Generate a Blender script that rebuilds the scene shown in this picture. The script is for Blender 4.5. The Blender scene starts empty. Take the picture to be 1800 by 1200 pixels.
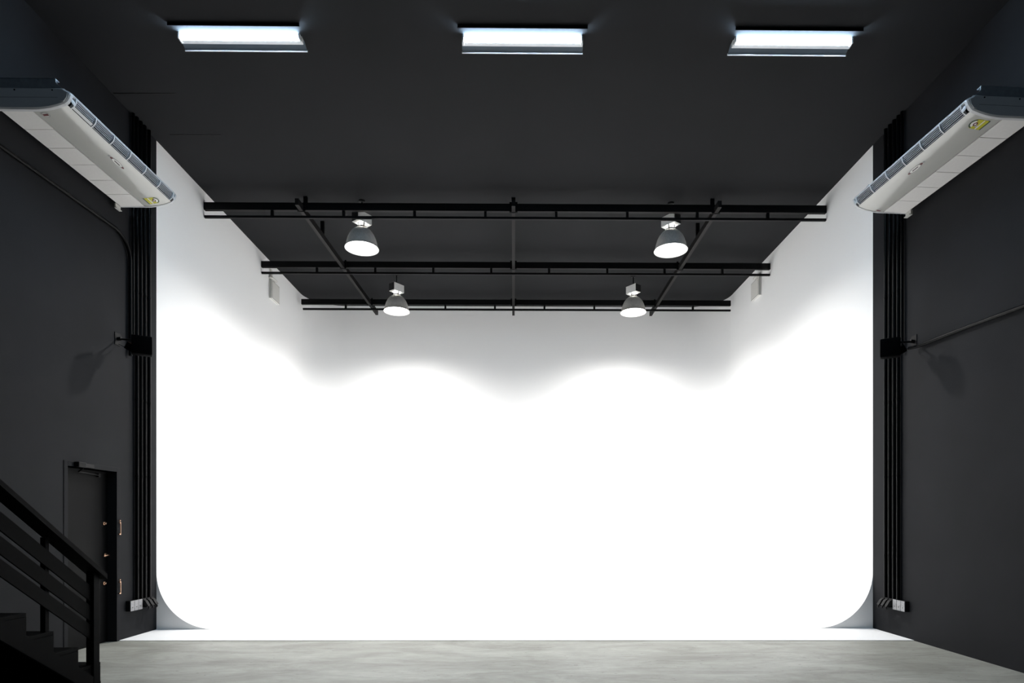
import bpy, bmesh, math, random
from mathutils import Vector, Matrix
random.seed(4)
S = bpy.context.scene
C = S.collection

# ------------------------------------------------------------------ camera, world, exposure
cam_d = bpy.data.cameras.new('camera')
cam = bpy.data.objects.new('camera', cam_d)
C.objects.link(cam)
cam.location = (0, 0, 1.41)
cam.rotation_euler = (math.pi / 2, 0, -0.0101)
cam_d.sensor_width = 36.0
cam_d.lens = 1050.0 / 1800.0 * 36.0
cam_d.shift_x = -0.01083
cam_d.shift_y = 0.17733
cam_d.clip_start = 0.05
S.camera = cam

W = bpy.data.worlds.new('world')
S.world = W
W.use_nodes = True
W.node_tree.nodes['Background'].inputs[0].default_value = (0.01, 0.012, 0.016, 1)
W.node_tree.nodes['Background'].inputs[1].default_value = 0.2

vs = S.view_settings
S.display_settings.display_device = 'sRGB'
vs.view_transform = 'Standard'
vs.look = 'None'
vs.gamma = 1.0
vs.use_curve_mapping = False
vs.exposure = 0.0

LENS = 14.0          # radiance of the frosted lenses in the four high bay lamps
BEAM = 850.0        # watts of the beam each lens throws down
CONE = 158.0         # full angle of that beam in degrees
BULB = 1200.0         # radiance of the bulb necks above the lenses
TUBE = 290.0         # radiance of the three fluorescent tubes and the added one behind the camera

# ------------------------------------------------------------------ room numbers (metres)
XL, XR = -4.77, 4.764      # side walls
ZC = 6.468                 # ceiling
YC = 7.95                  # where the white cyclorama begins
YB = 13.95                 # back of the cyclorama
RC = 0.76                  # cove radius
YR = -4.5                  # wall behind the camera


# ------------------------------------------------------------------ materials
def mat(name, col, rough=0.5, metal=0.0, spec=0.5, var=0.0, scale=8.0, bump=0.0, bscale=60.0):
    m = bpy.data.materials.new(name)
    m.use_nodes = True
    nt = m.node_tree
    b = nt.nodes['Principled BSDF']
    b.inputs['Base Color'].default_value = (*col, 1)
    b.inputs['Roughness'].default_value = rough
    b.inputs['Metallic'].default_value = metal
    b.inputs['Specular IOR Level'].default_value = spec
    tc = nt.nodes.new('ShaderNodeTexCoord')
    if var > 0:
        n = nt.nodes.new('ShaderNodeTexNoise')
        n.inputs['Scale'].default_value = scale
        n.inputs['Detail'].default_value = 5
        r = nt.nodes.new('ShaderNodeValToRGB')
        r.color_ramp.elements[0].position = 0.3
        r.color_ramp.elements[1].position = 0.7
        r.color_ramp.elements[0].color = (*[c * (1 - var) for c in col], 1)
        r.color_ramp.elements[1].color = (*[min(1, c * (1 + var)) for c in col], 1)
        nt.links.new(tc.outputs['Object'], n.inputs['Vector'])
        nt.links.new(n.outputs['Fac'], r.inputs['Fac'])
        nt.links.new(r.outputs['Color'], b.inputs['Base Color'])
    if bump > 0:
        n2 = nt.nodes.new('ShaderNodeTexNoise')
        n2.inputs['Scale'].default_value = bscale
        n2.inputs['Detail'].default_value = 4
        bp = nt.nodes.new('ShaderNodeBump')
        bp.inputs['Strength'].default_value = bump
        bp.inputs['Distance'].default_value = 0.004
        nt.links.new(tc.outputs['Object'], n2.inputs['Vector'])
        nt.links.new(n2.outputs['Fac'], bp.inputs['Height'])
        nt.links.new(bp.outputs['Normal'], b.inputs['Normal'])
    return m


def emit(name, col, s):
    m = bpy.data.materials.new(name)
    m.use_nodes = True
    b = m.node_tree.nodes['Principled BSDF']
    b.inputs['Base Color'].default_value = (0.8, 0.8, 0.8, 1)
    b.inputs['Emission Color'].default_value = (*col, 1)
    b.inputs['Emission Strength'].default_value = s
    return m


def concrete():
    m = mat('power_floated_concrete', (0.3, 0.3, 0.28), 0.55, bump=0.12, bscale=25)
    nt = m.node_tree
    b = nt.nodes['Principled BSDF']
    tc = nt.nodes.new('ShaderNodeTexCoord')
    mp = nt.nodes.new('ShaderNodeMapping')
    mp.inputs['Scale'].default_value = (0.55, 1.5, 1)
    n1 = nt.nodes.new('ShaderNodeTexNoise')
    n1.inputs['Scale'].default_value = 1.6
    n1.inputs['Detail'].default_value = 9
    n1.inputs['Roughness'].default_value = 0.68
    n1.inputs['Distortion'].default_value = 0.6
    r1 = nt.nodes.new('ShaderNodeValToRGB')
    e = r1.color_ramp.elements
    e[0].position, e[0].color = 0.30, (0.190, 0.189, 0.160, 1)
    e[1].position, e[1].color = 0.66, (0.395, 0.398, 0.362, 1)
    # fine trowel streaks
    mp2 = nt.nodes.new('ShaderNodeMapping')
    mp2.inputs['Scale'].default_value = (2.0, 9.0, 1)
    mp2.inputs['Rotation'].default_value = (0, 0, 0.25)
    n2 = nt.nodes.new('ShaderNodeTexNoise')
    n2.inputs['Scale'].default_value = 3.0
    n2.inputs['Detail'].default_value = 8
    n2.inputs['Roughness'].default_value = 0.7
    r2 = nt.nodes.new('ShaderNodeValToRGB')
    r2.color_ramp.elements[0].position, r2.color_ramp.elements[0].color = 0.3, (0.80, 0.79, 0.77, 1)
    r2.color_ramp.elements[1].position, r2.color_ramp.elements[1].color = 0.6, (1, 1, 1, 1)
    # sparse dark scratches and specks
    mp3 = nt.nodes.new('ShaderNodeMapping')
    mp3.inputs['Scale'].default_value = (1.6, 4.0, 1)
    n3 = nt.nodes.new('ShaderNodeTexNoise')
    n3.inputs['Scale'].default_value = 9.0
    n3.inputs['Detail'].default_value = 3
    r3 = nt.nodes.new('ShaderNodeValToRGB')
    r3.color_ramp.elements[0].position, r3.color_ramp.elements[0].color = 0.275, (0.40, 0.38, 0.34, 1)
    r3.color_ramp.elements[1].position, r3.color_ramp.elements[1].color = 0.325, (1, 1, 1, 1)
    L = nt.links.new
    for mm, nn in ((mp, n1), (mp2, n2), (mp3, n3)):
        L(tc.outputs['Object'], mm.inputs['Vector'])
        L(mm.outputs['Vector'], nn.inputs['Vector'])
    L(n1.outputs['Fac'], r1.inputs['Fac'])
    L(n2.outputs['Fac'], r2.inputs['Fac'])
    L(n3.outputs['Fac'], r3.inputs['Fac'])
    mx = nt.nodes.new('ShaderNodeMix'); mx.data_type = 'RGBA'; mx.blend_type = 'MULTIPLY'
    mx.inputs[0].default_value = 1
    mx2 = nt.nodes.new('ShaderNodeMix'); mx2.data_type = 'RGBA'; mx2.blend_type = 'MULTIPLY'
    mx2.inputs[0].default_value = 1
    L(r1.outputs['Color'], mx.inputs[6]); L(r2.outputs['Color'], mx.inputs[7])
    L(mx.outputs[2], mx2.inputs[6]); L(r3.outputs['Color'], mx2.inputs[7])
    L(mx2.outputs[2], b.inputs['Base Color'])
    return m


M = {
    'wall': mat('black_wall_paint', (0.0155, 0.0160, 0.0178), 0.7, var=0.12, scale=1.4, bump=0.10, bscale=18, spec=0.10),
    'ceil': mat('charcoal_ceiling_paint', (0.0190, 0.0195, 0.0208), 0.85, var=0.06, scale=0.9, spec=0.08),
    'cyc': mat('white_cyclorama_paint', (0.90, 0.90, 0.90), 0.7, spec=0.2, bump=0.05, bscale=9),
    'floor': concrete(),
    'steel': mat('satin_black_steel', (0.0045, 0.0045, 0.005), 0.5, spec=0.12, var=0.1, scale=20),
    'bar': mat('black_channel_steel', (0.011, 0.0104, 0.0104), 0.5, spec=0.12, var=0.1, scale=20),
    'wood': mat('black_stained_timber', (0.0013, 0.0014, 0.0016), 0.6, spec=0.035, var=0.25, scale=30),
    'pvc': mat('black_conduit', (0.0015, 0.0016, 0.0019), 0.35, spec=0.09, var=0.05),
    'door': mat('black_door_paint', (0.0040, 0.0041, 0.0043), 0.55, spec=0.08, var=0.08, scale=6),
    'rubber': mat('black_plastic', (0.004, 0.004, 0.0045), 0.5, spec=0.15, var=0.05),
    'blackbox': mat('matt_black_cabinet', (0.0012, 0.0012, 0.0014), 0.7, spec=0.03, var=0.05),
    'plug': mat('charcoal_plastic', (0.018, 0.0175, 0.018), 0.5, spec=0.15, var=0.05),
    'alu': mat('spun_aluminium', (0.85, 0.82, 0.78), 0.40, metal=0.5, var=0.10, scale=40),
    'refl': mat('white_enamel_inside', (0.88, 0.87, 0.84), 0.5, spec=0.3, var=0.01),
    'gear': mat('cast_alloy_grey', (0.80, 0.80, 0.79), 0.5, metal=0.0, spec=0.5, var=0.05, scale=30),
    'gearend': mat('dark_end_plate', (0.02, 0.02, 0.021), 0.5, spec=0.2, var=0.05),
    'acw': mat('off_white_plastic', (0.55, 0.55, 0.525), 0.25, spec=0.6, var=0.015, scale=5),
    'acp': mat('glossy_off_white_panel', (0.48, 0.48, 0.455), 0.13, spec=0.85, var=0.01, scale=5),
    'acf': mat('off_white_filter_grille', (0.76, 0.745, 0.73), 0.6, spec=0.3, var=0.02, scale=40),
    'acc': mat('cool_white_plastic', (0.55, 0.56, 0.575), 0.4, spec=0.4, var=0.01),
    'acdark': mat('dark_air_outlet', (0.008, 0.008, 0.010), 0.7, spec=0.1, var=0.05),
    'slat': mat('pale_grey_louvre', (0.42, 0.43, 0.47), 0.45, spec=0.4, var=0.02),
    'galv': mat('galvanised_steel', (0.30, 0.33, 0.36), 0.5, metal=0.4, var=0.12, scale=25),
    'white': mat('white_enamel', (0.78, 0.80, 0.82), 0.4, spec=0.5, var=0.01),
    'wing': mat('blue_grey_sheet_metal', (0.10, 0.13, 0.16), 0.5, spec=0.3, var=0.05),
    'boxw': mat('ivory_plastic', (0.70, 0.69, 0.66), 0.45, spec=0.4, var=0.01),
    'seam': mat('grey_seam', (0.12, 0.12, 0.11), 0.6, var=0.05),
    'plate': mat('brushed_grey_cover_plate', (0.27, 0.27, 0.28), 0.45, metal=0.3, var=0.18, scale=60),
    'brass': mat('brushed_brass', (0.80, 0.50, 0.34), 0.3, metal=1.0, var=0.1, scale=60),
    'red': mat('dark_red_print', (0.10, 0.014, 0.018), 0.5, var=0.05),
    'ink': mat('dark_print', (0.03, 0.02, 0.03), 0.5, var=0.05),
    'ring': mat('grey_print', (0.25, 0.26, 0.26), 0.5, var=0.05),
    'yellow': mat('yellow_green_sticker', (0.50, 0.47, 0.03), 0.5, var=0.10, scale=60),
    'green': mat('dark_green_print', (0.01, 0.05, 0.03), 0.5, var=0.05),
    'paper': mat('white_print', (0.75, 0.75, 0.72), 0.5, var=0.02),
    'bulb': emit('lit_bulb', (1.0, 0.965, 0.92), BULB),
    'lens': emit('lit_frosted_lens', (1.0, 0.975, 0.945), LENS),
    'tube': emit('lit_tube', (0.58, 0.79, 1.0), TUBE),
}


# ------------------------------------------------------------------ mesh helpers
class MB:
    """collects shapes in one bmesh; build() links it as one object"""
    def __init__(self):
        self.bm = bmesh.new()

    def _mark(self, verts, mtx):
        bmesh.ops.transform(self.bm, matrix=mtx, verts=verts)

    def box(self, lo, hi, bev=0.0, mtx=None):
        c = [(a + b) / 2 for a, b in zip(lo, hi)]
        d = [max(abs(b - a), 1e-5) for a, b in zip(lo, hi)]
        r = bmesh.ops.create_cube(self.bm, size=1.0)
        vs_ = r['verts']
        bmesh.ops.scale(self.bm, vec=d, verts=vs_)
        if bev > 0:
            es = list({e for v in vs_ for e in v.link_edges})
            rr = bmesh.ops.bevel(self.bm, geom=es, offset=min(bev, min(d) * 0.45), segments=2, affect='EDGES', profile=0.5)
            vs_ = list({v for f in rr['faces'] for v in f.verts} | {v for v in vs_ if v.is_valid})
            todo, seen = list(vs_), set(vs_)
            while todo:
                v = todo.pop()
                for e in v.link_edges:
                    o = e.other_vert(v)
                    if o not in seen:
                        seen.add(o); todo.append(o)
            vs_ = list(seen)
        mt = Matrix.Translation(c)
        if mtx is not None:
            mt = mtx @ mt
        self._mark(vs_, mt)
        return self

    def prism(self, prof, a, b, axis='y', mtx=None):
        """closed 2-D profile pushed from a to b along an axis; profile is in the other two axes"""
        def P(p, t):
            if axis == 'y': return (p[0], t, p[1])
            if axis == 'x': return (t, p[0], p[1])
            return (p[0], p[1], t)
        A = [self.bm.verts.new(P(p, a)) for p in prof]
        B = [self.bm.verts.new(P(p, b)) for p in prof]
        n = len(prof)
        fs = [self.bm.faces.new(A), self.bm.faces.new(B[::-1])]
        for i in range(n):
            j = (i + 1) % n
            fs.append(self.bm.faces.new((A[i], B[i], B[j], A[j])))
        if mtx is not None:
            self._mark(A + B, mtx)
        return self

    def lathe(self, prof, n=32, close=False, mtx=None):
        rings, allv = [], []
        for r, z in prof:
            ring = [self.bm.verts.new((r * math.cos(2 * math.pi * k / n), r * math.sin(2 * math.pi * k / n), z)) for k in range(n)]
            rings.append(ring); allv += ring
        for a, b in zip(rings, rings[1:]):
            for k in range(n):
                l = (k + 1) % n
                self.bm.faces.new((a[k], a[l], b[l], b[k]))
        if close:
            self.bm.faces.new(rings[0][::-1]); self.bm.faces.new(rings[-1])
        if mtx is not None:
            self._mark(allv, mtx)
        return self

    def tube(self, pts, r, n=12, cap=True):
        pts = [Vector(p) for p in pts]
        rings = []
        up = None
        for i, p in enumerate(pts):
            t = (pts[min(i + 1, len(pts) - 1)] - pts[max(i - 1, 0)]).normalized()
            if up is None:
                up = Vector((0, 0, 1)) if abs(t.z) < 0.9 else Vector((1, 0, 0))
            x = t.cross(up).normalized()
            y = x.cross(t).normalized()
            up = y
            rr = r[i] if isinstance(r, (list, tuple)) else r
            rings.append([self.bm.verts.new(p + x * rr * math.cos(2 * math.pi * k / n) + y * rr * math.sin(2 * math.pi * k / n)) for k in range(n)])
        for a, b in zip(rings, rings[1:]):
            for k in range(n):
                l = (k + 1) % n
                self.bm.faces.new((a[k], a[l], b[l], b[k]))
        if cap:
            self.bm.faces.new(rings[0][::-1]); self.bm.faces.new(rings[-1])
        return self

    def poly(self, pts):
        self.bm.faces.new([self.bm.verts.new(p) for p in pts])
        return self

    def mesh(self, name, m, smooth=False):
        bmesh.ops.recalc_face_normals(self.bm, faces=self.bm.faces)
        me = bpy.data.meshes.new(name)
        self.bm.to_mesh(me)
        self.bm.free()
        me.materials.append(m)
        if smooth:
            me.polygons.foreach_set('use_smooth', [True] * len(me.polygons))
            try:
                me.set_sharp_from_angle(angle=math.radians(40))
            except Exception:
                pass
        return me

    def build(self, name, m, parent=None, smooth=False):
        o = bpy.data.objects.new(name, self.mesh(name, m, smooth))
        C.objects.link(o)
        if parent is not None:
            o.parent = parent
        return o


def place(name, me, parent, loc=(0, 0, 0)):
    o = bpy.data.objects.new(name, me)
    C.objects.link(o)
    o.parent = parent
    o.location = loc
    return o


def thing(name, label, cat, loc=(0, 0, 0), rz=0.0, group=None):
    o = bpy.data.objects.new(name, None)
    o.empty_display_size = 0.1
    C.objects.link(o)
    o.location = loc
    o.rotation_euler = (0, 0, rz)
    o['label'] = label
    o['category'] = cat
    if group: o['group'] = group
    return o


def tag(o, label, cat, group=None):
    o['label'] = label
    o['category'] = cat
    if group: o['group'] = group
    return o


def struct(o, label=None):
    o['kind'] = 'structure'
    if label: o['label'] = label
    return o


def copy_tree(o, parent=None):
    c = o.copy()
    C.objects.link(c)
    if parent is not None:
        c.parent = parent
    for ch in list(o.children):
        copy_tree(ch, c)
    return c


# ================================================================== SETTING
b = MB(); b.box((XL - 0.3, YR - 0.2, -0.2), (XR + 0.3, YB + 0.2, 0.0))
struct(b.build('floor', M['floor']))

b = MB(); b.box((XL - 0.3, YR - 0.2, ZC), (XR + 0.3, YB + 0.2, ZC + 0.15))
ceiling = struct(b.build('ceiling', M['ceil']))
for x0, x1, y in ((-5.0 + 0.25, -4.02, 7.08), (-4.52, -3.86, 7.83)):
    b = MB(); b.box((x0, y - 0.008, ZC - 0.003), (x1, y + 0.008, ZC + 0.01)); b.build('joint_strip', M['rubber'], ceiling)

# door opening in the left wall
D0, D1, DZ = 6.385, 7.160, 2.02
b = MB()
b.box((XL - 0.25, YR, 0), (XL, D0, ZC)); b.box((XL - 0.25, D1, 0), (XL, YC, ZC)); b.box((XL - 0.25, D0, DZ), (XL, D1, ZC))
struct(b.build('wall_left', M['wall']))
b = MB(); b.box((XR, YR, 0), (XR + 0.25, YC, ZC)); struct(b.build('wall_right', M['wall']))
b = MB(); b.box((XL - 0.25, YR - 0.2, 0), (XR + 0.25, YR, ZC)); struct(b.build('wall_rear', M['wall']))


def cyclorama():
    bm = bmesh.new()
    na, nv, ZF = 16, 20, 0.006
    x0, x1, yb, R = XL, XR, YB, RC
    prof = [(0.0, ZC)]
    for k in range(1, 8):
        prof.append((0.0, ZC - (ZC - R - ZF) * k / 8))
    for k in range(nv + 1):
        a = math.pi / 2 * k / nv
        prof.append((R - R * math.cos(a), R + ZF - R * math.sin(a)))
    ny, nx = 16, 24
    rows = []
    for d, z in prof:
        row = []
        rr = max(R - d, 0.0005)
        for k in range(ny):
            row.append((x0 + d, YC + (yb - R - YC) * k / ny, z))
        for k in range(na + 1):
            a = math.pi - math.pi / 2 * k / na
            row.append((x0 + R + rr * math.cos(a), yb - R + rr * math.sin(a), z))
        for k in range(1, nx):
            row.append((x0 + R + (x1 - x0 - 2 * R) * k / nx, yb - d, z))
        for k in range(na + 1):
            a = math.pi / 2 - math.pi / 2 * k / na
            row.append((x1 - R + rr * math.cos(a), yb - R + rr * math.sin(a), z))
        for k in range(ny - 1, -1, -1):
            row.append((x1 - d, YC + (yb - R - YC) * k / ny, z))
        rows.append([bm.verts.new(p) for p in row])
    for a, c in zip(rows, rows[1:]):
        for k in range(len(a) - 1):
            bm.faces.new((a[k], c[k], c[k + 1], a[k + 1]))
    for f in bm.faces:
        f.smooth = True
    # flat floor inside the coves, and the painted lip running forward over the concrete
    def quad(p): 
        bm.faces.new([bm.verts.new(q) for q in p])
    quad([(x0 + R, YC, ZF), (x1 - R, YC, ZF), (x1 - R, yb - R, ZF), (x0 + R, yb - R, ZF)])
    ylf, yrf = 7.20, 7.12
    quad([(x0, ylf, ZF), (x1, yrf, ZF), (x1, YC, ZF), (x0, YC, ZF)])
    quad([(x0, ylf, 0.0), (x1, yrf, 0.0), (x1, yrf, ZF), (x0, ylf, ZF)])
    # end faces of the side coves
    for xe, sg in ((x0, 1), (x1, -1)):
        arc = [(xe + sg * (R - R * math.cos(math.pi / 2 * k / nv)), YC, R + ZF - R * math.sin(math.pi / 2 * k / nv)) for k in range(nv + 1)]
        quad([(xe, YC, ZF)] + arc)
    # back of the shell so that it has a thickness
    t = 0.25
    for p in ([(x0, YC, 0), (x0 - t, YC, 0), (x0 - t, YC, ZC), (x0, YC, ZC)], [(x1, YC, 0), (x1 + t, YC, 0), (x1 + t, YC, ZC), (x1, YC, ZC)],
              [(x0 - t, YC, 0), (x0 - t, yb + 0.15, 0), (x0 - t, yb + 0.15, ZC), (x0 - t, YC, ZC)],
              [(x1 + t, YC, 0), (x1 + t, yb + 0.15, 0), (x1 + t, yb + 0.15, ZC), (x1 + t, YC, ZC)],
              [(x0 - t, yb + 0.15, 0), (x1 + t, yb + 0.15, 0), (x1 + t, yb + 0.15, ZC), (x0 - t, yb + 0.15, ZC)]):
        quad(p)
    me = bpy.data.meshes.new('cyclorama_wall')
    bm.to_mesh(me); bm.free()
    me.materials.append(M['cyc'])
    o = bpy.data.objects.new('cyclorama_wall', me)
    C.objects.link(o)
    return o


struct(cyclorama(), 'seamless white infinity cove curving from floor into back and side walls')

# ---------------------------------------------------------------- door in the left wall
door = bpy.data.objects.new('door_1', None); C.objects.link(door)
door.location = (XL, D0, 0)
struct(door, 'black flush door in the left wall beside the staircase')
w = D1 - D0
b = MB()
b.box((-0.13, -0.052, 0), (0.006, 0.0, DZ + 0.05), 0.002); b.box((-0.13, w, 0), (0.006, w + 0.055, DZ + 0.05), 0.002)
b.box((-0.13, 0.0, DZ), (0.006, w, DZ + 0.05), 0.002)
b.build('door_frame', M['wall'], door)
b = MB()
b.box((-0.004, -0.056, 0), (0.004, -0.052, DZ + 0.054)); b.box((-0.004, w + 0.055, 0), (0.004, w + 0.060, DZ + 0.054))
b.box((-0.004, -0.056, DZ + 0.05), (0.004, w + 0.060, DZ + 0.055))
b.build('shadow_gap', M['rubber'], door)
b = MB(); b.box((-0.15, 0.004, 0.006), (-0.105, w - 0.004, DZ - 0.004), 0.002)
leaf = b.build('door_leaf', M['door'], door)
b = MB()
b.lathe([(0.0, 0), (0.026, 0), (0.026, 0.008), (0.012, 0.012), (0.011, 0.045), (0.0, 0.045)], 14, mtx=Matrix.Translation((-0.105, 0.735, 1.030)) @ Matrix.Rotation(math.pi / 2, 4, 'Y'))
b.tube([(-0.066, 0.735, 1.030), (-0.060, 0.70, 1.030), (-0.060, 0.645, 1.026)], [0.010, 0.010, 0.008], 10)
b.build('lever_handle', M['brass'], leaf, True)
for z in (1.405, 0.70):
    b = MB(); b.lathe([(0.0, 0), (0.024, 0), (0.022, 0.010), (0.014, 0.012), (0.013, 0.024), (0.0, 0.026)], 14,
                      mtx=Matrix.Translation((-0.105, 0.715, z)) @ Matrix.Rotation(math.pi / 2, 4, 'Y'))
    b.build('lock_cylinder', M['brass'], leaf, True)
for z in (1.36, 0.652):
    b = MB()
    y = w + 0.036
    b.tube([(0.022, y + 0.004, z - 0.075), (0.022, y + 0.004, z + 0.055)], 0.006, 10)
    b.box((0.008, y - 0.016, z - 0.088), (0.026, y + 0.012, z - 0.074), 0.003)
    b.box((0.008, y - 0.008, z + 0.048), (0.026, y + 0.012, z + 0.062), 0.003)
    b.lathe([(0, -0.011), (0.008, -0.007), (0.011, 0), (0.008, 0.007), (0, 0.011)], 10, mtx=Matrix.Translation((0.024, y - 0.010, z + 0.080)))
    b.build('barrel_bolt', M['brass'], door, True)
b = MB(); b.box((0.006, 0.085, DZ - 0.005), (0.060, 0.20, DZ + 0.052), 0.006); cl = b.build('door_closer', M['rubber'], door)
b = MB(); b.box((0.006, 0.20, DZ + 0.0), (0.052, 0.33, DZ + 0.040), 0.004); b.build('closer_body', M['plug'], door)
b = MB(); b.tube([(0.03, 0.19, DZ - 0.01), (-0.03, 0.205, DZ - 0.045), (-0.085, 0.60, DZ - 0.055)], 0.008, 8)
b.box((-0.105, 0.585, DZ - 0.075), (-0.075, 0.615, DZ - 0.035), 0.003); b.build('closer_arm', M['rubber'], door)

# ================================================================== CEILING RAILS
rail_x = [-3.738, -2.650, -1.567, -0.484, 0.600, 1.692, 2.770, 3.860]
strut_me = MB().box((-0.020, -0.018, 6.095), (0.020, 0.018, 6.185)).mesh('strut', M['steel'])
for y, xa, xb, lab in ((9.16, XL + 0.005, XR - 0.005, 'black steel double rail under the ceiling, the one nearest the fluorescent lights'),
                       (11.20, XL + 0.005, XR - 0.005, 'black steel double rail under the ceiling, middle one of the three'),
                       (13.08, -4.70, 4.69, 'black steel double rail under the ceiling, close against the white back wall')):
    t = thing('ceiling_rail', lab, 'ceiling rail', (0, y, 0), 0, 'black rails spanning the studio')
    b = MB(); b.box((xa, -0.028, 6.178), (xb, 0.028, 6.292), 0.003)
    if y < 10: b.box((-1.1, -0.032, 6.185), (-1.09, 0.032, 6.290))
    b.build('top_bar', M['steel'], t)
    b = MB(); b.box((xa + (0.03 if y > 13 else 0), -0.018, 6.062), (xb, 0.018, 6.098), 0.002); b.build('bottom_bar', M['steel'], t)
    for x in rail_x:
        place('strut', strut_me, t, (x, 0, 0))

rails_y = (9.16, 11.20, 13.08)
for x, rz, ww, lab in ((-3.458, -0.0193, 0.056, 'black channel bar running towards the back wall, on the side of the door'),
                       (0.000, 0.0060, 0.054, 'black channel bar running towards the back wall along the middle of the ceiling'),
                       (3.020, -0.0030, 0.056, 'black channel bar running towards the back wall, on the side without a door')):
    t = thing('cross_bar', lab, 'ceiling bar', (x, 0, 0), rz, 'black channel bars across the rails')
    h = ww / 2
    y0, y1 = 8.94, 13.66
    b = MB()
    b.box((-h, y0, 6.154), (h, y1, 6.172))
    cuts = [y0] + [v for yy in rails_y for v in (yy - 0.034, yy + 0.034)] + [y1]
    for ya, yb_ in zip(cuts[::2], cuts[1::2]):
        b.box((-h, ya, 6.172), (h, yb_, 6.250))
    b.build('channel', M['bar'], t)
    for yy in rails_y:
        for s_ in (-1, 1):
            b = MB(); b.box((s_ * (h + 0.018) - 0.016, yy - 0.036, 6.160), (s_ * (h + 0.018) + 0.016, yy - 0.031, 6.312)); b.build('clamp_ear', M['steel'], t)
        b = MB(); b.box((-h - 0.034, yy - 0.036, 6.146), (h + 0.034, yy - 0.030, 6.153)); b.build('clamp_plate', M['steel'], t)
    for yy in ((9.30, 10.06) if abs(x) > 1 else (9.30,)):
        b = MB()
        b.box((-0.030, yy - 0.02, 6.250), (0.030, yy + 0.02, ZC), 0.002)
        b.build('hanger', M['steel'], t)

# ================================================================== HIGH BAY LAMPS
RIM = 5.715
def high_bay(loc, mirror, label):
    t = thing('high_bay_lamp', label, 'lamp', (loc[0], loc[1], RIM), 0, 'lit high bay lamps over the cove')
    outer = [(0.262, 0.0), (0.258, 0.004), (0.250, 0.012), (0.243, 0.05), (0.232, 0.10), (0.214, 0.16), (0.186, 0.22), (0.148, 0.27), (0.105, 0.305), (0.062, 0.326)]
    inner = [(r - 0.006, z + 0.001) for r, z in outer]
    b = MB(); b.lathe(outer, 40); b.build('reflector', M['alu'], t, True)
    b = MB(); b.lathe([(0.262, -0.001)] + inner, 40); o = b.build('reflector_lining', M['refl'], t, True)
    b = MB(); b.lathe([(0.0, 0.072), (0.10, 0.074), (0.17, 0.080), (0.222, 0.092)], 36); b.build('lens', M['lens'], t, True)
    b = MB(); b.lathe([(0.0, 0.16), (0.030, 0.164), (0.046, 0.18), (0.050, 0.205), (0.046, 0.23), (0.034, 0.255), (0.022, 0.275), (0.0, 0.28)], 16)
    b.build('bulb', M['bulb'], t, True)
    ld = bpy.data.lights.new('high_bay_beam', 'SPOT')
    ld.energy = BEAM; ld.color = (1.0, 0.985, 0.96); ld.spot_size = math.radians(CONE); ld.spot_blend = 1.0; ld.shadow_soft_size = 0.14
    lo = bpy.data.objects.new('high_bay_beam', ld); C.objects.link(lo); lo.parent = t; lo.location = (0, 0, 0.02)
    b = MB(); b.lathe([(0.064, 0.322), (0.070, 0.330), (0.070, 0.345), (0.060, 0.350)], 24); b.lathe([(0.024, 0.27), (0.024, 0.385)], 14); b.build('neck_collar', M['alu'], t, True)
    for k in range(4):
        a = math.radians(45 + 90 * k)
        b = MB()
        b.box((-0.016, -0.004, 0.335), (0.016, 0.004, 0.395), 0.002, Matrix.Rotation(a, 4, 'Z') @ Matrix.Translation((0, 0.062, 0)))
        b.build('bracket_arm', M['gear'], t)
    R = Matrix.Rotation(math.radians(-38 if not mirror else 38), 4, 'Z')
    b = MB(); b.box((-0.080, -0.130, 0.392), (0.080, 0.130, 0.548), 0.008, R); g = b.build('ballast_box', M['gear'], t)
    b = MB(); b.box((-0.076, -0.1335, 0.398), (0.076, -0.1300, 0.542), 0.001, R); b.build('end_plate', M['gearend'], g)
    b = MB(); b.tube([(0, 0, 0.545), (0, 0, ZC - RIM - 0.012)], 0.012, 10); b.lathe([(0.0, ZC - RIM - 0.03), (0.045, ZC - RIM - 0.022), (0.052, ZC - RIM), (0, ZC - RIM)], 18)
    b.build('stem', M['steel'], t, True)
    return t
high_bay((-2.435, 9.40), False, 'lit bell lamp nearer the fluorescent lights, on the door side')
high_bay((2.430, 9.42), True, 'lit bell lamp nearer the fluorescent lights, on the side without a door')
high_bay((-2.450, 12.18), False, 'lit bell lamp near the back wall, on the door side')
high_bay((2.378, 12.20), True, 'lit bell lamp near the back wall, on the side without a door')

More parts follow.
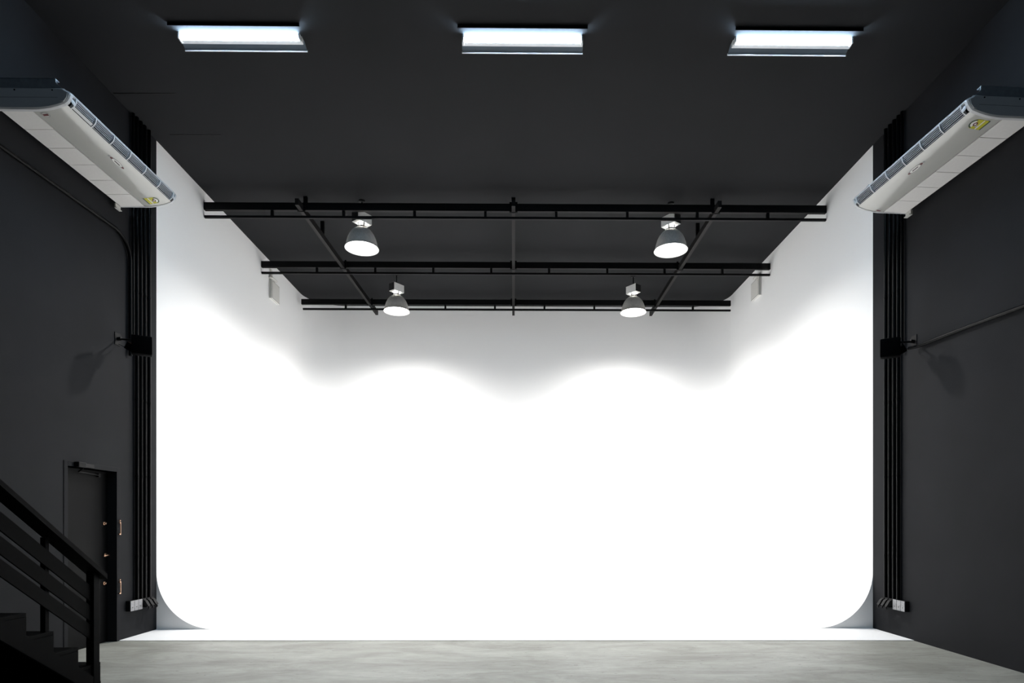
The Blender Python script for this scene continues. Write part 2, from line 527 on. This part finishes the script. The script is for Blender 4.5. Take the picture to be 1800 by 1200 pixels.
# ================================================================== FLUORESCENT FITTINGS
def fluorescent(x0, x1, label, y=6.20, rz=0.0):
    cx, L = (x0 + x1) / 2, (x1 - x0)
    t = thing('fluorescent_light', label, 'ceiling light', (cx, y, ZC), rz, 'lit fluorescent tubes on the ceiling')
    h = L / 2
    b = MB(); b.box((-h + 0.012, 0.030, -0.052), (h - 0.012, 0.078, 0.0), 0.003); b.build('housing', M['white'], t)
    # sheet metal wing behind the housing, sloping down to a turned lip
    b = MB(); b.prism([(0.076, -0.008), (0.160, -0.044), (0.160, -0.048), (0.076, -0.012)], -h + 0.004, h - 0.004, 'x'); b.build('reflector_wing', M['wing'], t)
    b = MB(); b.box((-h, 0.159, -0.060), (h, 0.167, -0.044)); b.build('reflector_lip', M['white'], t)
    b = MB(); b.box((-h - 0.02, -0.134, -0.034), (h + 0.02, -0.130, 0.0)); b.build('glow_baffle', M['steel'], t)  # dark strip added to cut off the tube's glow along the ceiling
    for s in (-1, 1):
        b = MB(); b.box((s * (h - 0.026) - 0.008, -0.016, -0.058), (s * (h - 0.026) + 0.008, 0.060, -0.004), 0.003); e = b.build('lamp_holder', M['white'], t)
        b = MB(); b.tube([(s * (h - 0.018), 0.015, -0.036), (s * (h - 0.0170), 0.015, -0.036)], 0.006, 8); b.build('pin_cap', M['ring'], e)
    b = MB(); b.tube([(-h + 0.035, 0.012, -0.036), (h - 0.035, 0.012, -0.036)], 0.018, 14); b.build('tube', M['tube'], t, True)
    return t
fluorescent(-3.515, -2.224, 'lit fluorescent tube on the ceiling, first of three from the door side')
fluorescent(-0.585, 0.700, 'lit fluorescent tube on the ceiling, middle one of the three')
fluorescent(-0.62, 0.68, 'added unseen fluorescent tube on the ceiling behind the camera', -2.8, math.pi)  # added out of view as cool fill on the air conditioners' near ends
fluorescent(2.248, 3.520, 'lit fluorescent tube on the ceiling, last of three from the door side')

# ================================================================== AIR CONDITIONERS
AL = 1.69
def aircon(x0, d, y0, zb, label, sticker_near, first_open):
    """u runs from the wall into the room (x = d*u), v along the wall, w up"""
    t = thing('air_conditioner', label, 'air conditioner', (x0, y0, zb), 0, 'white air conditioners high on the side walls')
    sk = 0.035
    def X(p): return [(d * u, w_) for u, w_ in p]
    # body behind the panels: dark inside of the outlet
    curve = [(0.300, 0.003), (0.36, 0.004), (0.42, 0.010), (0.48, 0.020), (0.54, 0.036), (0.600, 0.058)]
    b = MB(); b.prism(X([(0.0, 0.012), (0.30, 0.012), (0.42, 0.022), (0.54, 0.048), (0.575, 0.064), (0.606, 0.085), (0.614, 0.125), (0.60, 0.15), (0.585, 0.18), (0.0, 0.18)]), 0.025, AL - 0.025)
    b.build('body', M['acdark'], t)
    # curved front panel
    b = MB(); b.prism(X([(0.300, 0.0)] + [(u, w_ - 0.003) for u, w_ in curve[1:]] + [(0.604, 0.060), (0.596, 0.068)] + [(u, w_ + 0.006) for u, w_ in curve[::-1]]), 0.022, AL - 0.022)
    fp = b.build('front_panel', M['acp'], t, True)
    # filter grilles under the wall side half
    n = 6
    fl = AL / n
    fme = MB().prism(X([(0.012, -0.002), (0.288, 0.0), (0.288, 0.011), (0.012, 0.011)]), 0.0035, fl - 0.0035).mesh('filter_panel', M['acf'])
    for k in range(n):
        place('filter_panel', fme, t, (0, k * fl, 0))
    # upper rail above the outlet, rolling over to the top
    b = MB(); b.prism(X([(0.640, 0.138), (0.655, 0.146), (0.650, 0.160), (0.635, 0.172), (0.612, 0.184), (0.590, 0.190), (0.0, 0.190), (0.0, 0.182), (0.585, 0.182), (0.622, 0.165)]), 0.02, AL - 0.02)
    b.build('top_rail', M['acc'], t, True)
    # end caps, a little proud of the rest
    cap = [(-0.005, -0.002), (0.30, -0.004), (0.36, -0.003), (0.42, 0.003), (0.48, 0.013), (0.54, 0.029), (0.604, 0.052), (0.628, 0.072), (0.648, 0.102), (0.658, 0.135), (0.654, 0.150),
           (0.636, 0.160), (0.612, 0.172), (0.598, 0.188), (-0.005, 0.192)]
    cin = [(0.30 + (u - 0.30) * 0.97, 0.095 + (w_ - 0.095) * 0.88) for u, w_ in cap]
    for v0, v1 in ((-0.014, 0.026), (AL - 0.026, AL + 0.006)):
        v = v0 if v0 < 0 else v1
        s = -1 if v0 < 0 else 1
        b = MB()
        e0, e1 = (v - s * 0.012, v0 if s > 0 else v1)
        b.prism(X(cap), min(e0, e1), max(e0, e1))
        A = [b.bm.verts.new((d * u, e0, w_)) for u, w_ in cap]; B_ = [b.bm.verts.new((d * u, v, w_)) for u, w_ in cin]
        for i in range(len(cap)):
            j = (i + 1) % len(cap)
            b.bm.faces.new((A[i], A[j], B_[j], B_[i]))
        b.bm.faces.new(B_)
        bmesh.ops.remove_doubles(b.bm, verts=b.bm.verts, dist=1e-5)
        c = b.build('end_cap', M['acc'], t, False)
        b = MB(); b.prism(X([(0.03, 0.098), (0.55, 0.098), (0.55, 0.101), (0.03, 0.101)]), v + s * 0.0006, v - s * 0.004); b.build('cap_seam', M['seam'], c)
        b = MB(); b.prism(X([(0.575, 0.062), (0.606, 0.064), (0.632, 0.100), (0.638, 0.138), (0.600, 0.142), (0.578, 0.118), (0.568, 0.085)]), v + s * 0.006, v - s * 0.004); b.build('cap_clip', M['acc'], c)
        for u in (0.16, 0.50):
            b = MB(); b.lathe([(0, 0), (0.007, 0), (0.007, 0.003), (0, 0.004)], 8, mtx=Matrix.Translation((d * u, v, 0.165)) @ Matrix.Rotation(math.pi / 2 * (1 if s < 0 else -1), 4, 'X'))
            b.build('cap_screw', M['acdark'], c)
    # outlet: slats in six bays with curved dividers
    nb = 6
    v0, v1 = 0.075, AL - 0.060
    bl = (v1 - v0) / nb
    face = lambda k, m: (0.606 + 0.040 * (k / (m - 1)) ** 0.75, 0.068 + 0.068 * k / (m - 1))
    m_ = 6
    smes = []
    for k in range(m_):
        u, w_ = face(k, m_)
        smes.append(MB().prism(X([(u + 0.006, w_), (u + 0.006, w_ + 0.0040), (u - 0.006, w_ + 0.005), (u - 0.006, w_ + 0.002)]), 0.008, bl - 0.008).mesh('louvre_slat', M['slat']))
    for i in range(nb):
        open_bay = first_open and i == 0
        for k in range(m_):
            if open_bay and k < 2: continue
            place('louvre_slat', smes[k], t, (0, v0 + i * bl, 0))
        if open_bay:
            b = MB(); b.prism(X([(0.610, 0.064), (0.630, 0.082), (0.624, 0.087), (0.604, 0.070)]), v0 + 0.01, v0 + bl - 0.01); b.build('swing_flap', M['acc'], t)
    for i in range(nb + 1):
        b = MB()
        vv = v0 + i * bl
        pts = [(0.606, 0.058), (0.624, 0.070), (0.643, 0.090), (0.653, 0.115), (0.655, 0.146)]
        b.prism(X(pts + [(u - 0.03, w_ + 0.004) for u, w_ in pts[::-1]]), vv - 0.006, vv + 0.006)
        b.build('louvre_divider', M['acc'], t)
    for vv in (0.048, AL - 0.040):
        b = MB(); b.lathe([(0.0, 0.010), (0.018, 0.008), (0.030, 0.0), (0.0, 0.0)], 16, mtx=Matrix.Translation((d * 0.640, vv, 0.100)) @ Matrix.Rotation(d * math.radians(78), 4, 'Y'))
        b.build('round_button', M['acc'], t, True)
    # prints on the curved panel --------------------------------------------------
    def surf(u):
        for (ua, wa), (ub, wb) in zip(curve, curve[1:]):
            if u <= ub:
                return wa + (wb - wa) * (u - ua) / (ub - ua)
        return curve[-1][1]
    def flat(name, pts, m, lift):
        bb = MB(); bb.poly([(d * u, v_, surf(u) - 0.0045 - lift) for u, v_ in pts])
        return bb.build(name, m, fp)
    def ell(cu, cv, ru, rv, a0=0, a1=360, n_=28):
        return [(cu + ru * math.cos(math.radians(a0 + (a1 - a0) * k / n_)), cv + rv * math.sin(math.radians(a0 + (a1 - a0) * k / n_))) for k in range(n_)]
    ec, ev = 0.512, AL * 0.50
    flat('emblem_ring', ell(ec, ev, 0.023, 0.104), M['ring'], 0.0008)
    flat('emblem_tip', ell(ec, ev - 0.086, 0.010, 0.020), M['red'], 0.0016)
    flat('emblem_tip', ell(ec, ev + 0.086, 0.010, 0.020), M['red'], 0.0016)
    flat('emblem_face', ell(ec, ev, 0.0195, 0.074), M['paper'], 0.0024)
    flat('emblem_bar', [(ec - 0.005, ev - 0.042), (ec + 0.005, ev - 0.042), (ec + 0.005, ev + 0.042), (ec - 0.005, ev + 0.042)], M['ink'], 0.0032)
    flat('emblem_dot', ell(ec - 0.002, ev - 0.122, 0.011, 0.013, n_=14), M['ring'], 0.0008)
    # energy sticker: yellow plate, dark arc on top, red and white roundel
    sv = 0.12 if sticker_near else AL - 0.135
    su = 0.445
    st = [(su - 0.060, sv - 0.062), (su - 0.060, sv + 0.062), (su + 0.028, sv + 0.062)] + ell(su + 0.028, sv, 0.042, 0.062, 90, -90, 14) + [(su + 0.028, sv - 0.062)]
    flat('energy_sticker', st, M['yellow'], 0.0008)
    flat('sticker_edge', [(su - 0.070, sv - 0.062), (su - 0.070, sv + 0.062), (su - 0.059, sv + 0.062), (su - 0.059, sv - 0.062)], M['green'], 0.0012)
    arc = ell(su + 0.024, sv, 0.050, 0.058, 80, -80, 14); arc2 = ell(su + 0.024, sv, 0.040, 0.046, 80, -80, 14)
    flat('sticker_arc', arc + arc2[::-1], M['green'], 0.0016)
    flat('sticker_dial', ell(su + 0.024, sv, 0.038, 0.044, 80, -80, 14), M['paper'], 0.0016)
    flat('sticker_roundel', ell(su + 0.026, sv, 0.018, 0.024, n_=16), M['red'], 0.0024)
    flat('sticker_number', ell(su + 0.026, sv, 0.008, 0.012, n_=12), M['paper'], 0.0030)
    flat('sticker_stripe', [(su - 0.022, sv - 0.058), (su - 0.022, sv + 0.058), (su - 0.012, sv + 0.058), (su - 0.012, sv - 0.058)], M['paper'], 0.0016)
    bu, bv = 0.372, (AL - 0.055 if sticker_near else 0.075)
    flat('maker_badge', ell(bu, bv, 0.034, 0.034, n_=20), M['ring'], 0.0008)
    flat('maker_badge_face', ell(bu, bv, 0.029, 0.029, n_=20), M['acw'], 0.0014)
    flat('maker_badge_print', [(bu - 0.024, bv - 0.012), (bu + 0.024, bv - 0.012), (bu + 0.024, bv + 0.012), (bu - 0.024, bv + 0.012)], M['red'], 0.0020)
    # steel hangers on top fixed to the wall, and a pale angle under the far end
    for vv in (0.02, AL - 0.07):
        b = MB()
        b.prism(X([(-0.055, 0.194), (0.585, 0.194), (0.550, 0.215), (0.515, 0.245), (0.505, 0.262), (0.505, 0.296), (-0.055, 0.296)]), vv, vv + 0.006)
        b.box((min(d * -0.055, d * 0.50), vv, 0.292), (max(d * -0.055, d * 0.50), vv + 0.05, 0.298))
        b.box((min(d * -0.055, d * 0.54), vv - 0.005, 0.191), (max(d * -0.055, d * 0.54), vv + 0.05, 0.198))
        b.build('hanger_bracket', M['galv'], t)
    b = MB()
    b.box((min(d * -0.010, d * 0.012), AL - 0.110, -0.058), (max(d * -0.010, d * 0.006), AL - 0.02, -0.004))
    b.box((min(d * -0.010, d * 0.035), AL - 0.110, -0.060), (max(d * -0.010, d * 0.022), AL - 0.02, -0.053))
    b.build('support_angle', M['acw'], t)
    return t
aircon(-4.712, 1, 5.470, 5.168, 'white air conditioner high on the wall above the staircase and door', False, True)
aircon(4.752, -1, 5.435, 5.118, 'white air conditioner high on the wall without a door', True, False).rotation_euler.z = 0.055

# ================================================================== LOUDSPEAKERS
def speaker(xw, d, y, z, label):
    t = thing('wall_speaker', label, 'speaker', (xw, y, z), 0, 'black speakers on the side walls')
    b = MB(); b.box((min(0, d * 0.008), -0.05, -0.075), (max(0, d * 0.008), 0.05, 0.075), 0.003); b.build('wall_plate', M['rubber'], t)
    b = MB(); b.tube([(d * 0.005, 0, 0.0), (d * 0.05, 0, 0.006)], 0.022, 12); b.tube([(d * 0.03, 0, 0.0), (d * 0.26, -0.06, -0.03)], 0.012, 10)
    b.lathe([(0, -0.02), (0.022, -0.014), (0.026, 0), (0.022, 0.014), (0, 0.02)], 12, mtx=Matrix.Translation((d * 0.245, -0.055, -0.027)))
    b.build('swivel_arm', M['rubber'], t, True)
    R = Matrix.Translation((d * 0.375, -0.13, -0.118)) @ Matrix.Rotation(d * math.radians(31), 4, 'Z') @ Matrix.Rotation(math.radians(4), 4, 'X')
    b = MB(); b.box((-0.104, -0.080, -0.108), (0.104, 0.080, 0.108), 0.016, R); cb = b.build('cabinet', M['blackbox'], t, True)
    b = MB(); b.box((-0.094, 0.080, -0.098), (0.094, 0.085, 0.098), 0.002, R); b.build('grille', M['blackbox'], cb)
    b = MB(); b.box((-0.03, -0.085, -0.06), (0.03, -0.080, 0.0), 0.002, R); b.build('terminal_plate', M['blackbox'], cb)
    Y = Matrix.Translation((d * 0.225, -0.075, -0.115)) @ Matrix.Rotation(d * math.radians(28), 4, 'Y')
    b = MB(); b.box((-0.060, -0.035, -0.055), (0.050, 0.035, 0.030), 0.008, Y); yk = b.build('lower_yoke', M['blackbox'], t)
    b = MB(); b.box((-0.050, -0.030, 0.030), (0.010, -0.020, 0.036), 0.002, Y); b.build('screw_glint', M['brass'], yk)  # thin brass piece standing in for the glint of a bracket screw
    b = MB(); b.tube([(d * 0.02, -0.005, -0.06), (d * 0.10, -0.03, -0.10), (d * 0.19, -0.07, -0.095), (d * 0.28, -0.15, -0.10)], 0.004, 6); b.build('cable', M['rubber'], t, True)
    return t
speaker(XL, 1, 7.175, 3.605, 'black loudspeaker on a swivel arm above the door side of the studio')
speaker(XR, -1, 7.115, 3.585, 'black loudspeaker on a swivel arm at the end of the sloping wall pipe')

# ================================================================== SQUARE WALL BOXES IN THE COVE
def wall_box(xw, d, y0, z0, label):
    t = thing('panel_box', label, 'wall box', (xw, y0, z0), 0, 'white square boxes high in the cove')
    L, H = 0.37, 0.355
    def bx(u0, u1, v0, v1, w0, w1, bev, n, m, p):
        b = MB(); b.box((min(d * u0, d * u1), v0, w0), (max(d * u0, d * u1), v1, w1), bev); return b.build(n, m, p)
    bx(0.002, 0.032, 0, L, 0, H, 0.004, 'back_box', M['boxw'], t)
    bx(0.032, 0.036, 0.004, L - 0.004, 0.004, H - 0.004, 0.0, 'gap', M['seam'], t)
    bx(0.036, 0.060, 0, L, 0, H, 0.008, 'cover', M['boxw'], t)
    c = bx(0.060, 0.0605, 0.020, L - 0.012, 0.012, H - 0.012, 0.0, 'cover_outline', M['seam'], t)
    bx(0.0602, 0.063, 0.026, L - 0.018, 0.018, H - 0.018, 0.002, 'face_plate', M['boxw'], t)
    bx(0.0, 0.036, 0.03, 0.085, H, ZC - z0 - 0.16, 0.003, 'trunking', M['boxw'], t)
    bx(0.0, 0.080, -0.01, 0.22, H + 0.03, H + 0.055, 0.003, 'bracket', M['boxw'], t)
    return t
wall_box(XL, 1, 11.53, 5.735, 'white square box high in the cove on the door side wall')
wall_box(XR, -1, 11.60, 5.860, 'white square box high in the cove, on the wall across from the door side')

# ================================================================== CONDUITS
def conduit(pts, r, label, group, clips=()):
    b = MB(); b.tube(pts, r, 12)
    for p in clips:
        b.lathe([(r + 0.003, -0.012), (r + 0.003, 0.012)], 12, mtx=Matrix.Translation(p))
    o = b.build('conduit_pipe', M['pvc'], None, True)
    tag(o, label, 'pipe', group)
    return o
def arc_pts(c, r, a0, a1, n=8):
    return [(c[0], c[1] + r * math.cos(math.radians(a0 + (a1 - a0) * k / n)), c[2] + r * math.sin(math.radians(a0 + (a1 - a0) * k / n))) for k in range(n + 1)]
R_ = 0.021
xl, xr = XL + 0.030, XR - 0.030
ordn = ['first', 'second', 'third', 'fourth']
for k, y in enumerate((7.745, 7.655, 7.577, 7.497)):
    zb = 0.455 if k < 3 else 0.455
    conduit([(xl, y, zb), (xl, y, 3.0), (xl, y, ZC)], R_, ordn[k] + ' black wall pipe from the cove edge, on the door side', 'black pipes beside the door',
            [(xl, y, z) for z in (1.0, 2.0, 2.95, 4.3, 5.4)])
conduit([(xl, 7.422, 3.52), (xl, 7.424, 5.0), (xl, 7.424, ZC)], R_ * 0.85, 'short black wall pipe ending behind the speaker on the door side', 'black pipes beside the door')
conduit([(xl, 5.2, 4.862), (xl, 6.2, 4.880), (xl, 7.00, 4.890)] + arc_pts((xl, 7.08, 4.60), 0.292, 88, 0, 10) + [(xl, 7.372, 4.2), (xl, 7.372, 3.46)], 0.019,
        'black pipe sloping along the wall and bending down to the speaker near the door', 'black pipes beside the door')
for k, y in enumerate((7.625, 7.540, 7.452, 7.372)):
    conduit([(xr, y, 0.455), (xr, y, 3.0), (xr, y, ZC)], R_, ordn[k] + ' black wall pipe from the cove edge, on the wall without a door', 'black pipes on the wall without a door',
            [(xr, y, z) for z in (1.0, 2.0, 2.95, 4.3, 5.4)])
conduit([(xr, 7.298, 3.50), (xr, 7.298, 5.0), (xr, 7.298, ZC)], R_ * 0.85, 'short black wall pipe ending at the speaker on the wall without a door', 'black pipes on the wall without a door')
conduit([(xr, 4.9, 3.405), (xr, 5.6, 3.440), (xr, 6.3, 3.475), (xr, 7.02, 3.500), (xr - 0.05, 7.10, 3.500)], 0.019,
        'straight black pipe sloping across the wall to the speaker, away from the door', 'black pipes on the wall without a door')

# ================================================================== SOCKET BOXES AND PLUGS
def sockets(xw, d, yf, side):
    t = thing('switch_box', 'grey three gang switch box low on the wall ' + side, 'switch box', (xw, yf, 0.332), 0, 'grey switch boxes')
    def bx(u0, u1, v0, v1, w0, w1, bev, n, m, p):
        b = MB(); b.box((min(d * u0, d * u1), v0, w0), (max(d * u0, d * u1), v1, w1), bev); return b.build(n, m, p)
    bx(0, 0.052, 0, 0.235, 0, 0.128, 0.003, 'back_box', M['rubber'], t)
    for k in range(3):
        p = bx(0.052, 0.060, 0.002 + k * 0.078, 0.075 + k * 0.078, 0.001, 0.127, 0.002, 'cover_plate', M['plate'], t)
        bx(0.0602, 0.063, 0.030 + k * 0.078, 0.046 + k * 0.078, 0.038, 0.052, 0.001, 'switch', M['seam'], p)
    for k in range(3):
        q = thing('power_plug', 'black angled plug under the %s pipe from the cove edge %s' % (ordn[2 - k], side), 'plug',
                  (xw, yf + 0.285 + k * 0.082, 0.40), 0, 'black angled plugs')
        bx(0, 0.055, -0.034, 0.034, -0.050, 0.060, 0.006, 'socket_base', M['rubber'], q)
        b = MB(); b.prism([(d * 0.030, 0.055), (d * 0.075, 0.030), (d * 0.115, -0.035), (d * 0.085, -0.050), (d * 0.045, -0.020)], -0.024, 0.024); b.build('plug_body', M['plug'], q)
        b = MB(); b.box((min(d * 0.05, d * 0.10), -0.030, -0.050), (max(d * 0.05, d * 0.10), 0.030, -0.036), 0.003, None); b.build('collar', M['rubber'], q)
        b = MB(); b.tube([(d * 0.100, 0, -0.040), (d * 0.112, 0, -0.062), (d * 0.100, 0.004, -0.072)], [0.013, 0.010, 0.008], 10); b.build('cable_gland', M['plug'], q, True)
sockets(XL, 1, 7.330, 'beside the door')
sockets(XR, -1, 7.205, 'across from the door side')

# ================================================================== STAIRCASE
st = thing('staircase', 'black staircase with plank railing rising along the wall in front of the door', 'stairs', (XL, 5.324, 0))
XS = -3.68 - XL       # right side of the stair measured from the wall
RI, GO, NST = 0.184, 0.266, 10
SL = RI / GO
for k in range(NST):
    yk, zk = -k * GO, (k + 1) * RI
    b = MB(); b.box((0.004, yk - GO - 0.02, zk - 0.030), (XS - 0.006, yk, zk), 0.003); b.build('tread', M['wood'], st)
    b = MB(); b.box((0.004, yk - 0.020, zk - RI if k else 0.0), (XS - 0.0225, yk - 0.001, zk - 0.030)); b.build('riser', M['wood'], st)
def slope(prof_top, thick, ya, yb_, x0, x1, name, m=M['wood'], plumb=True):
    """board following the stair slope, top edge z = prof_top - SL*y"""
    b = MB()
    b.prism([(ya, prof_top - SL * ya), (yb_, prof_top - SL * yb_), (yb_, prof_top - SL * yb_ - thick), (ya, prof_top - SL * ya - thick)], x0, x1, 'x')
    return b.build(name, m, st)
ye = -NST * GO
slope(0.005, 0.145, -0.02, ye, XS - 0.004, XS + 0.010, 'stringer')
b = MB()
saw = []
for k in range(NST):
    saw += [(-k * GO - 0.002, k * RI - 0.030 if k else 0.0), (-k * GO - 0.002, (k + 1) * RI - 0.031)]
saw += [(ye, NST * RI - 0.031), (ye, -SL * ye - 0.12), (-0.20, 0.0)]
b.prism(saw, XS - 0.022, XS - 0.006, 'x')
b.build('saw_tooth_carriage', M['wood'], st)
slope(0.10, 0.25, -0.30, ye, 0.004, 0.024, 'wall_stringer')
b = MB(); b.box((XS - 0.056, -0.110, 0.0), (XS + 0.012, -0.036, 0.985), 0.004); b.build('newel_post', M['wood'], st)
for yy in (-0.575, -1.60):
    z0 = 0.005 - SL * yy - 0.14
    b = MB(); b.box((XS - 0.066, yy - 0.020, z0), (XS - 0.026, yy + 0.020, 0.90 - SL * yy), 0.002); b.build('rail_post', M['wood'], st)
for zt, th in ((0.790, 0.134), (0.616, 0.131), (0.452, 0.124)):
    slope(zt, th, -0.098, ye, XS - 0.026, XS - 0.012, 'rail_board')
b = MB()
zt = 0.962
b.prism([(0.0, zt), (ye, zt - SL * ye), (ye, zt - SL * ye - 0.045), (0.0, zt - 0.045)], XS - 0.085, XS + 0.055, 'x')
b.build('handrail', M['wood'], st)
